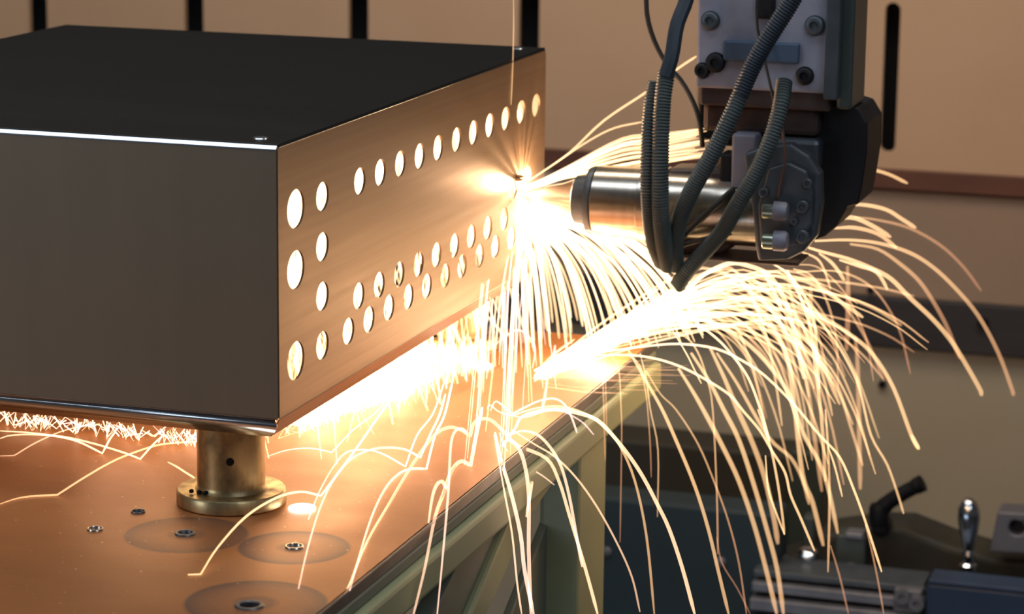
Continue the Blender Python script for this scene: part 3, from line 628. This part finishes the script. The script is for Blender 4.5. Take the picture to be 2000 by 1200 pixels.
# --- long arcs that fall past the table on the right (traced one by one): points, width, heat0, heat1, Y0, Y1
RIGHT = [
 ([(1649,403),(1685,400),(1730,409),(1760,427),(1788,445)],8,.38,.46,.90,1.05,'wide amber spark ending highest of the right-hand fan, left of the beige wall edge'),
 ([(1670,424),(1715,430),(1775,445),(1835,478),(1880,520),(1916,568)],6,.62,.95,1.0,1.25,'faint wide spark fading over the beige wall at far right'),
 ([(1634,430),(1665,425),(1700,439),(1739,463)],9,.35,.45,.85,.98,None),
 ([(1628,446),(1670,445),(1715,457),(1751,484)],8,.4,.5,.85,.95,None),
 ([(1592,471),(1655,469),(1715,475),(1775,493),(1820,520),(1865,562),(1910,616),(1949,688),(1976,760),(1979,772)],8,.35,.80,.85,1.2,'outermost falling spark, reaching farthest right over the dark band'),
 ([(1580,484),(1610,493),(1655,505),(1700,523),(1739,544),(1775,580),(1820,622),(1856,664),(1886,712),(1913,760),(1917,772)],9,.25,.60,.82,1.1,'thick bright spark falling second farthest right across the dark band'),
 ([(1661,477),(1715,487),(1760,517),(1796,550),(1826,595),(1850,640),(1874,700)],8,.5,.85,.95,1.15,None),
 ([(1550,517),(1592,520),(1625,544),(1655,580),(1676,622),(1694,670),(1706,745)],4,.45,.85,.8,.9,None),
 ([(1550,526),(1580,535),(1604,565),(1622,610),(1634,670),(1637,760)],5,.35,.80,.8,.9,None),
 ([(1556,532),(1625,529),(1670,541),(1706,565),(1736,604),(1760,655),(1778,730)],5,.40,.95,.8,.95,None),
 ([(1340,590),(1400,560),(1460,558),(1520,571),(1580,607),(1625,658),(1655,706),(1679,760),(1701,850),(1733,908),(1754,967),(1765,1004)],5,.15,.55,.76,.8,'slim bright spark whose tip hangs beside the black clamping lever'),
 ([(1350,590),(1400,583),(1475,583),(1550,598),(1610,622),(1670,661),(1706,694),(1745,757),(1780,850),(1795,877)],8,.20,.52,.78,1.0,'thick amber spark ending alone over the beige lower wall'),
 ([(1340,615),(1400,610),(1445,616),(1505,637),(1550,661),(1595,700),(1634,751),(1660,830),(1685,910)],6,.25,.65,.76,.95,None),
 ([(1538,529),(1556,565),(1574,610),(1586,655),(1592,715),(1598,760),(1606,840),(1612,940)],7,.18,.55,.72,.78,None),
 ([(1502,511),(1535,532),(1565,568),(1588,620),(1595,685),(1600,760)],6,.15,.4,.72,.78,None),
 ([(1560,490),(1595,505),(1610,529),(1622,565)],5,.3,.5,.8,.85,None),
 ([(1490,532),(1508,562),(1526,604)],7,.2,.35,.75,.76,None),
 ([(1600,495),(1622,511),(1637,529),(1649,548)],7,.3,.42,.85,.88,None),
 ([(1640,508),(1679,520),(1712,532),(1733,565)],7,.25,.38,.9,.95,None),
 ([(1541,545),(1575,550),(1610,568),(1650,595),(1685,620)],8,.3,.42,.8,.9,None),
 ([(1655,520),(1656,600),(1653,685)],10,.66,.80,1.1,1.1,None),
 ([(1583,559),(1582,610),(1580,670)],10,.6,.78,1.1,1.1,None),
 ([(1670,658),(1674,700),(1677,800),(1678,870),(1680,956)],9,.70,.68,1.15,1.15,'faint broad upright streak left of the lone amber spark, over the beige wall'),
 ([(1675,332),(1700,331),(1735,340),(1772,358)],7,.42,.48,.95,1.05,'short amber spark beside the black motor housing, over the brown rail'),
 ([(1540,555),(1558,640),(1575,740),(1590,850),(1605,960)],8,.5,.72,1.0,1.1,None),
 ([(1480,800),(1503,867),(1517,933),(1527,1000),(1532,1045)],5,.3,.5,.65,.6,None),
 ([(1075,722),(1150,697),(1225,694),(1275,700),(1325,715),(1375,740),(1425,772),(1452,804),(1483,840),(1507,880),(1533,923),(1544,967),(1564,1013),(1591,1077)],5,.05,.40,.74,.6,'slim bright spark ending right beside the clamp fixture pillar'),
 ([(1085,715),(1170,690),(1250,678),(1325,672),(1400,682),(1462,712),(1500,740),(1550,790),(1600,850),(1640,894),(1669,961),(1692,1025),(1722,1118)],5,.05,.35,.74,.55,'long bright spark falling lowest at the right, across the clamp fixture'),
 ([(1100,700),(1180,672),(1250,660),(1300,650),(1337,657),(1362,687),(1380,737),(1392,800),(1400,967),(1402,1083)],4,.05,.75,.72,.6,None),
 ([(1120,700),(1200,660),(1270,640),(1312,635),(1362,637),(1400,662),(1432,697),(1462,740),(1485,800),(1503,862)],5,.05,.25,.72,.6,None),
 ([(1130,690),(1220,650),(1325,622),(1375,625),(1425,647),(1480,690),(1535,760),(1570,850),(1599,902),(1617,952),(1636,1042)],8,.1,.55,.76,1.0,'thick amber spark ending just above the clamp block'),
 ([(1300,612),(1340,600),(1375,598),(1412,597),(1462,612),(1500,635),(1535,690),(1550,780),(1567,926),(1587,981),(1608,1066)],9,.15,.58,.76,1.0,'thick amber spark ending on the left of the clamp block'),
 ([(1340,585),(1387,570),(1425,562),(1462,562),(1500,572),(1540,600),(1570,640),(1600,700),(1640,790)],7,.12,.5,.76,.95,None),
 ([(1310,580),(1337,572),(1375,537),(1425,515),(1462,520),(1500,537),(1530,580),(1552,650),(1570,740)],9,.05,.35,.74,.85,None),
 ([(1262,725),(1290,770),(1320,800),(1363,867),(1397,947),(1423,1020),(1443,1100),(1458,1200)],4,.45,.85,.7,.5,None),
 ([(1225,680),(1262,745),(1293,800),(1323,867),(1357,950),(1383,1033),(1403,1117),(1423,1200)],7,.30,.60,.7,.45,'peach spark crossing the middle of the teal cabinet'),
 ([(1325,720),(1350,760),(1373,800),(1410,870),(1443,940),(1473,1027),(1497,1117),(1517,1200)],9,.35,.60,.8,.9,'left one of two broad peach sparks leaving the frame at the bottom'),
 ([(1350,690),(1385,745),(1413,800),(1443,860),(1473,950),(1497,1033),(1517,1110),(1530,1200)],9,.35,.60,.8,.9,'right one of two broad peach sparks leaving the frame at the bottom'),
 ([(1387,680),(1415,740),(1440,800),(1470,867),(1493,933),(1510,1007),(1519,1062)],10,.40,.64,.85,1.0,'broadest peach spark, ending before the teal cabinet corner'),
 ([(1400,690),(1440,750),(1500,853),(1544,894),(1567,937),(1580,985)],7,.40,.62,.85,1.0,None),
 ([(1495,890),(1500,953),(1515,1000),(1532,1044)],4,.3,.45,.6,.6,None),
 ([(1617,872),(1631,914),(1645,971)],4,.3,.4,.6,.6,None),
 ([(1612,800),(1616,860),(1620,967),(1617,1118)],5,.4,.62,.7,.7,None),
 ([(1622,1066),(1640,1127),(1657,1200)],4,.75,.9,.7,.7,None),
 ([(1690,1025),(1704,1083),(1716,1142),(1726,1200)],4,.72,.85,.6,.6,None),
 ([(1780,850),(1786,862),(1794,878)],8,.5,.5,1.0,1.0,None),
 ([(1250,690),(1262,740),(1270,800),(1285,880),(1284,1010)],3,.3,.65,.65,.65,None),
 ([(1190,690),(1208,720),(1213,800),(1214,860),(1211,1060)],3,.3,.9,.6,.6,None),
 ([(1225,690),(1250,715),(1260,760),(1265,800),(1270,870),(1272,933)],3,.3,.9,.6,.6,None),
 ([(1170,700),(1177,740),(1180,830),(1182,900)],3,.4,.9,.6,.6,None),
 ([(1180,700),(1183,760),(1185,850)],3,.4,.9,.6,.6,None),
 ([(1310,640),(1340,690),(1355,720),(1370,750)],3,.15,.3,.6,.6,None),
 ([(1400,1050),(1410,1100),(1440,1150),(1465,1200)],3,.85,.95,.6,.6,None),
]
for pts, w_, h0, h1, Y0, Y1, lb in RIGHT:
    a_, g_ = end_label(pts, 'broad amber spark' if w_ > 6 else ('hair-thin spark' if w_ < 4 else 'slim amber spark'))
    one(pts, w_, h0, h1, Y0, Y1, 0, lb or a_, g_)

# --- sparks bouncing over and off the table (traced)
FRONT = [
 ([(367,1123),(392,1122,'t'),(425,1070),(480,1010),(540,973),(588,961),(627,969,'t'),(690,885),(735,820),(770,770)],5,.30,.10,.0,'spark that bounces in front of the brass foot and ends lowest left'),
 ([(583,1150),(600,1075),(625,992),(654,933),(687,896),(725,879),(758,875),(792,879),(821,894,'t'),(840,850),(858,812),(870,770)],5,.50,.10,.3,'left one of two spark arches beside the white-hot slug'),
 ([(602,1015),(625,958),(654,908),(679,883),(717,879),(750,888),(792,912,'t'),(815,850),(846,808),(870,740)],4,.30,.08,.3,'inner spark arch just right of the white-hot slug'),
 ([(522,892),(560,880),(604,876),(648,884,'t'),(690,840),(735,805),(760,770)],3,.25,.1,.4,'low flat spark arch starting behind the brass foot on the right'),
 ([(683,1154),(700,1092),(725,1012),(750,958),(775,929),(800,917),(833,916,'t'),(850,850),(868,812),(885,740)],5,.35,.08,.3,'narrow spark arch left of the big bright arch on the table'),
 ([(654,1200),(679,1150),(717,1058),(758,987),(792,929),(825,879),(854,846),(879,835),(900,840),(919,852,'t'),(925,828),(940,819),(960,822),(985,845),(1010,870),(1067,896),(1092,942),(1112,1008),(1142,1108),(1167,1200)],7,.38,.30,.1,'big bright arch crossing the table edge at bottom centre left'),
 ([(808,1200),(830,1110),(850,1010),(868,960),(880,925),(892,906),(904,902),(919,910,'t'),(930,850),(942,796)],8,.50,.15,.15,'broad spark running down over the olive rail, left of centre'),
 ([(837,1022),(845,970),(855,945),(865,942),(872,955)],7,.32,.25,.2,'short hook-shaped spark at the table edge'),
 ([(854,1200),(862,1117),(870,1030),(875,971),(877,938),(881,867),(890,842),(902,838),(912,846)],5,.38,.15,.3,'thin upright spark beside the hook-shaped one'),
 ([(967,846),(979,900),(1000,971),(1017,1046),(1025,1117),(1042,1200)],8,.18,.35,.3,'broad pale spark falling past the table post, middle of three'),
 ([(965,850),(983,950),(1000,1042),(1010,1138),(1019,1200)],4,.22,.4,.2,'thin pale spark falling left of the broad pale ones'),
 ([(981,872),(988,862),(996,860),(1012,875),(1025,908),(1033,967),(1033,1075),(1037,1200)],8,.18,.42,.2,'broad pale spark arching tightly before falling straight down'),
 ([(1071,721),(1065,770),(1058,804),(1046,879),(1038,950),(1028,1010)],6,.15,.38,.15,'straight pale spark leaning left above the olive rail'),
 ([(996,850),(1021,842),(1050,850),(1075,875),(1096,912),(1112,971),(1125,1042),(1137,1108)],6,.20,.40,.2,'pale spark arch ending at the foot of the olive post'),
 ([(1000,840),(1042,867),(1083,892),(1125,933),(1167,992),(1208,1067),(1235,1130),(1250,1196)],4,.18,.60,.1,'thin spark crossing the olive post into the teal cabinet'),
 ([(958,803),(967,785),(979,790),(1000,809,'t'),(1025,796),(1054,783),(1083,779),(1104,792),(1117,817),(1127,846)],4,.12,.25,.4,'small lilac spark arch high on the olive post'),
 ([(995,850),(1006,838),(1017,817),(1042,806),(1083,800),(1125,806),(1167,821),(1200,854),(1233,896),(1258,935),(1283,983),(1307,1033),(1333,1110),(1357,1200)],8,.10,.36,.1,'brightest long arch falling across the teal cabinet'),
 ([(1000,812),(1050,797),(1100,795),(1150,812),(1180,835),(1210,870),(1240,940),(1263,1050),(1278,1200)],5,.15,.65,.0,'dimmer arch falling under the brightest long arch'),
 ([(952,800),(953,795),(958,792),(975,805),(1000,812),(1030,815),(1083,800),(1133,822),(1160,850)],3,.2,.45,.4,'thin curled lilac spark near the far table edge'),
 ([(0,985),(30,975),(60,970),(112,967,'t'),(170,930),(230,897),(300,872),(340,866),(384,863)],4,.50,.25,.0,'spark low over the table at the left edge of the photo'),
 ([(0,891),(28,890,'t'),(70,865),(120,843),(170,830)],3,.55,.3,.1,'thin faint spark over the table at far left'),
 ([(0,857),(20,851),(60,849),(120,853),(180,866),(240,884),(274,897,'t'),(300,868),(320,850)],4,.30,.15,.1,'longest flat spark under the front lip of the box'),
 ([(0,842),(50,845),(100,851),(150,862),(200,886,'t'),(215,858),(225,845)],4,.25,.12,.1,'second flat spark under the front lip, ending in a sharp bounce'),
 ([(328,903),(345,912),(362,923),(380,934)],4,.28,.25,.1,'short bright spark just left of the brass foot'),
 ([(975,846),(990,880),(1020,905),(1060,930),(1083,948)],3,.2,.5,.2,'thin spark falling to the upper end of the olive rail'),
 ([(946,612),(958,625),(975,645),(985,662),(988,690)],6,.2,.3,.1,'short thick spark below the lower right end of the box'),
 ([(960,680),(990,655),(1010,645),(1030,655),(1045,680),(1040,720)],3,.2,.3,.5,'thin lilac loop below the cut'),
 ([(1084,675),(1082,690),(1078,705),(1074,720)],6,.2,.2,.5,'short lilac spark where the spray leaves the table'),
 ([(1003,-2),(1003,60),(1001,140),(998,205)],2.5,.62,.55,.0,'very thin spark rising straight up to the top of the photo'),
 ([(1064,742),(1090,700),(1140,690)],4,.1,.2,.1,None),
]
for pts, w_, h0, h1, tn, lb in FRONT:
    m0 = pts[0]; yy = None
    has_t = any(len(q) > 2 and q[2] == 't' for q in pts)
    if has_t: one(pts, w_, h0, h1, None, None, tn, lb, 'sparks bouncing off the table')
    else:
        first = pts[0]; q0 = px(min(first[0], 1060), max(first[1], 700), 'z', ZT+0.004).y
        Y0 = max(0.02, min(0.8, q0)) if first[1] < 900 else 0.0
        if first[0] < 10: Y0 = 0.05
        one(pts, w_, h0, h1, Y0, Y0-0.02, tn, lb or 'bright spark bouncing off the table below the cut', 'sparks bouncing off the table')

# --- upper jet, leaving the cut to the right behind the hoses
UP = [([(1035,352),(1110,300),(1180,235),(1265,178),(1325,133),(1360,110)],5,.28,.36,'highest spark of the upper jet, passing behind the hoses to the bracket'),
 ([(1035,352),(1090,315),(1150,275),(1200,250),(1256,238)],4,.30,.36,'second highest spark of the upper jet')]
for pts, w_, h0, h1, lb in UP: one(pts, w_, h0, h1, .76, .80, 0, lb, 'upper spark jet')
for k in range(22):
    u = k/21; e = (1370+random.uniform(-14, 22), 248+60*u+random.uniform(-4, 4)); mid = (1215, 268+66*u+random.uniform(-4, 4)); q = (1110, 325+22*u)
    one([(1028, 362+8*u), (1060, 350+12*u), q, mid, (1290, 262+58*u), e], random.uniform(2.6, 4.8), .10, .34+.08*random.random(), .75, random.uniform(.76, .84), 0,
        'cream spark in the dense upper jet between the cut and the hoses', 'upper spark jet')

# --- fan B: from the cut right and down
for k in range(78):
    u = (k/77)**1.15
    ex = 1350-300*u+random.uniform(-14, 14); ey = 560+50*u+random.uniform(-20, 45)
    sx, sy = 1034+random.uniform(-10, 8)-u*8, 405+random.uniform(-8, 20)+35*u
    dx, dy = ex-sx, ey-sy
    kx = .52+.06*random.random(); ky = .20+.05*random.random()
    pts = [(sx, sy), (sx+dx*.30, sy+dy*(.10+.02*u)), (sx+dx*kx, sy+dy*(ky+.04)), (sx+dx*.80, sy+dy*.58), (ex, ey), (ex+dx*.09, ey+dy*.30)]
    Y1 = random.uniform(.62, .92) if random.random() < .5 else .76
    one(pts, random.uniform(3, 6.5), random.uniform(.0, .08), random.uniform(.18, .42), .75, Y1, 0, 'cream spark curving from the cut down to the table edge', 'spark fan between cut and table edge')
# --- curtain falling straight below the cut
for k in range(48):
    sx = 985+random.uniform(-30, 65); ex = sx+random.uniform(-28, 6)+(sx-985)*.7; ey = random.uniform(650, 800)
    if k % 3 == 0: ex = sx-random.uniform(20, 60); ey = random.uniform(800, 930)
    one([(sx, random.uniform(440, 500)), ((sx*.6+ex*.4), 560), ((sx*.3+ex*.7), (560+ey)/2), (ex, ey)], random.choice((1.8, 2.2, 3, 4)), .05, random.uniform(.2, .5), .74, min(.74, max(.2, px(ex, max(ey, 690), 'z', ZT+.002).y)),
        random.choice((0, .2, .4)), 'thin pale spark falling steeply below the cut', 'spark curtain below the cut')
# --- fan D: spray off the table to the right
for k in range(56):
    u = random.random(); v = random.random()
    sx = 1050+u*200; sy = 735-u*95+random.uniform(-16, 16)
    ax = 1340+random.uniform(0, 190); ay = 545+random.uniform(-30, 90)+(ax-1340)*.05
    ex = ax+random.uniform(80, 250)*(1 if k % 4 else 1.5); ey = ay+random.uniform(60, 330)*(1 if k % 4 else .5)
    pts = [(sx, sy), ((sx+ax)/2-10, (sy+ay)/2-14), (ax, ay), (ax+(ex-ax)*.5, ay+(ey-ay)*.22), (ax+(ex-ax)*.8, ay+(ey-ay)*.58), (ex, ey)]
    one(pts, random.uniform(3, 6), random.uniform(.08, .28), random.uniform(.5, .85), .74, random.uniform(.6, 1.15), 0, *end_label(pts, 'spark thrown off the table edge'))

# --- uncountable masses
st = Sparks()
for k in range(210):     # bright beam from the table edge
    u = random.random(); c0 = (1040+u*150, 735-u*80); c1 = (c0[0]+random.uniform(70, 190), 0)
    sp = random.gauss(0, 6)+6*u
    y1_ = 735-(c1[0]-1045)*.53+random.gauss(0, 13)
    st.add(trace([(c0[0], c0[1]+sp), ((c0[0]+c1[0])/2, (c0[1]+sp+y1_)/2-5), (c1[0], y1_)], .74, .76, 3), random.uniform(2.5, 5), 0, .2, n=4)
for k in range(20):      # flat haze of sparks over the table corner
    sx = 1050+random.uniform(0, 120); y_ = 700+random.uniform(0, 62); ex = sx+random.uniform(120, 260)
    st.add(trace([(sx, y_-4), ((sx+ex)/2, y_+6), (ex, y_-2+random.uniform(0, 16))], .66, .7, 3), random.uniform(1.6, 3), .6, .85, n=4)
st.build('spark_spray', 'dense white-hot beam of sparks leaping off the far table edge', 'spark', None, 'stuff')
st = Sparks()
for k in range(720):     # scribble under the perforated side
    t = random.random()**.85; x = 590+t*355; edge = 840-(x-543)*.617
    span = 16+.30*max(0, x-600); h = random.uniform(.08, .3); left = x < 790
    if left:
        y = edge+random.random()**1.4*span; P = [(x, y)]
        for j in range(random.choice((2, 3, 4))):
            dx = random.choice((-1, 1))*random.uniform(8, 34)*(.6+.4*j); x += dx
            y += (1 if j % 2 == 0 else -1)*random.uniform(8, 30)
            lim = 840-(x-543)*.617; y = min(max(y, lim-2), lim+span+18); P.append((x, y, 'c'))
    else:
        y = edge-4+random.random()**1.2*span*.85; P = [(x, y)]
        for j in range(random.choice((1, 2, 3))):
            x += random.uniform(-7, 5); y += random.uniform(20, 52)*(1 if j % 2 == 0 else -1)
            lim = 840-(x-543)*.617; y = min(max(y, lim-2), lim+span+24); P.append((x, y, 'c'))
    Yd = max(.05, min(.8, px(P[0][0], P[0][1]+14, 'z', ZT+.004).y))
    st.add(trace(P, Yd, Yd-.01, 1), random.uniform(1.6, 3.0), h, h+.1, random.choice((0, 0, .3)), n=3, taper=False)
for k in range(60):
    x = 592+random.random()**1.2*290; e_ = 840-(x-543)*.617; P = [(x, e_+2)]
    for j in range(random.choice((2, 3, 3))):
        x += random.uniform(-26, 12) if j % 2 else random.uniform(-10, 30)
        e_ = 840-(x-543)*.617; sp = 18+.16*max(0, x-600)
        y = e_+sp+random.uniform(0, 32) if j % 2 == 0 else e_+random.uniform(4, 26)
        P.append((x, max(y, e_), 'c'))
    Yd = max(.05, min(.8, px(P[1][0], P[1][1], 'z', ZT+.002).y))
    st.add(trace(P, Yd, Yd-.01, 1), random.uniform(1.8, 2.8), .05, .15, random.choice((0, .3, .5)), n=3, taper=False)
st.build('spark_tangle', 'tangle of short white sparks bouncing under the perforated side of the box', 'spark', None, 'stuff')
st = Sparks()
for k in range(70):     # thin tangle under the front lip
    x = random.uniform(-10, 384); lim = 805+x*.106; y = lim+random.uniform(-6, 14); P = [(x, y)]
    for j in range(random.choice((2, 3, 4))):
        x += random.uniform(-26, 12) if random.random() < .6 else random.uniform(6, 22); x = min(x, 384); lim = 805+x*.106
        y = lim+(random.uniform(8, 30) if j % 2 == 0 else random.uniform(-6, 6)); P.append((x, y, 'c'))
    Yd = px(P[0][0], P[0][1]+16, 'z', ZT+.004).y
    st.add(trace(P, Yd, Yd, 1), random.uniform(1.8, 3), .05, .3, random.choice((0, .2, .4)), n=3, taper=False)
st.build('spark_tangle', 'tangle of thin sparks bouncing under the front lip of the box', 'spark', None, 'stuff')
st = Sparks()
for k in range(800):     # shower falling inside the box
    x = -random.uniform(.012, .30); y = random.uniform(.16, .79) if k % 3 == 0 else random.uniform(.36, .79); z = random.uniform(.0, .235) if k % 4 else random.uniform(-.07, .06); L = random.uniform(.06, .22)
    ang = random.gauss(0, .22); a2 = random.gauss(0, .22); z2 = max(ZT+.002, z-L)
    P = [V((x, y, z)), V((min(-.006, x+(z-z2)*ang*.4), y+(z-z2)*a2*.4, (z+z2)/2)), V((min(-.006, x+(z-z2)*ang), min(.80, y+(z-z2)*a2), z2))]
    st.add(P, random.uniform(3, 9), random.uniform(.15, .3), random.uniform(.25, .45), 0, n=4)
st.build('spark_shower', 'white-hot shower of sparks inside the box, seen through its holes', 'spark', None, 'stuff')
st = Sparks()
for k in range(90):     # crumbs of light around cut
    a = random.uniform(0, 2*math.pi); d = random.uniform(4, 46)*random.random()
    sx, sy = 1014+random.uniform(-22, 20), 425+random.uniform(-60, 55)
    st.add(trace([(sx, sy), (sx+d*.3*math.cos(a), sy+abs(d)*.7), (sx+d*.5*math.cos(a), sy+abs(d)*1.6)], .72, .72, 2), random.uniform(4, 9), 0, .05, n=5)
st.build('cut_burst', 'blinding white burst of sparks at the cutting point', 'spark', None, 'stuff')
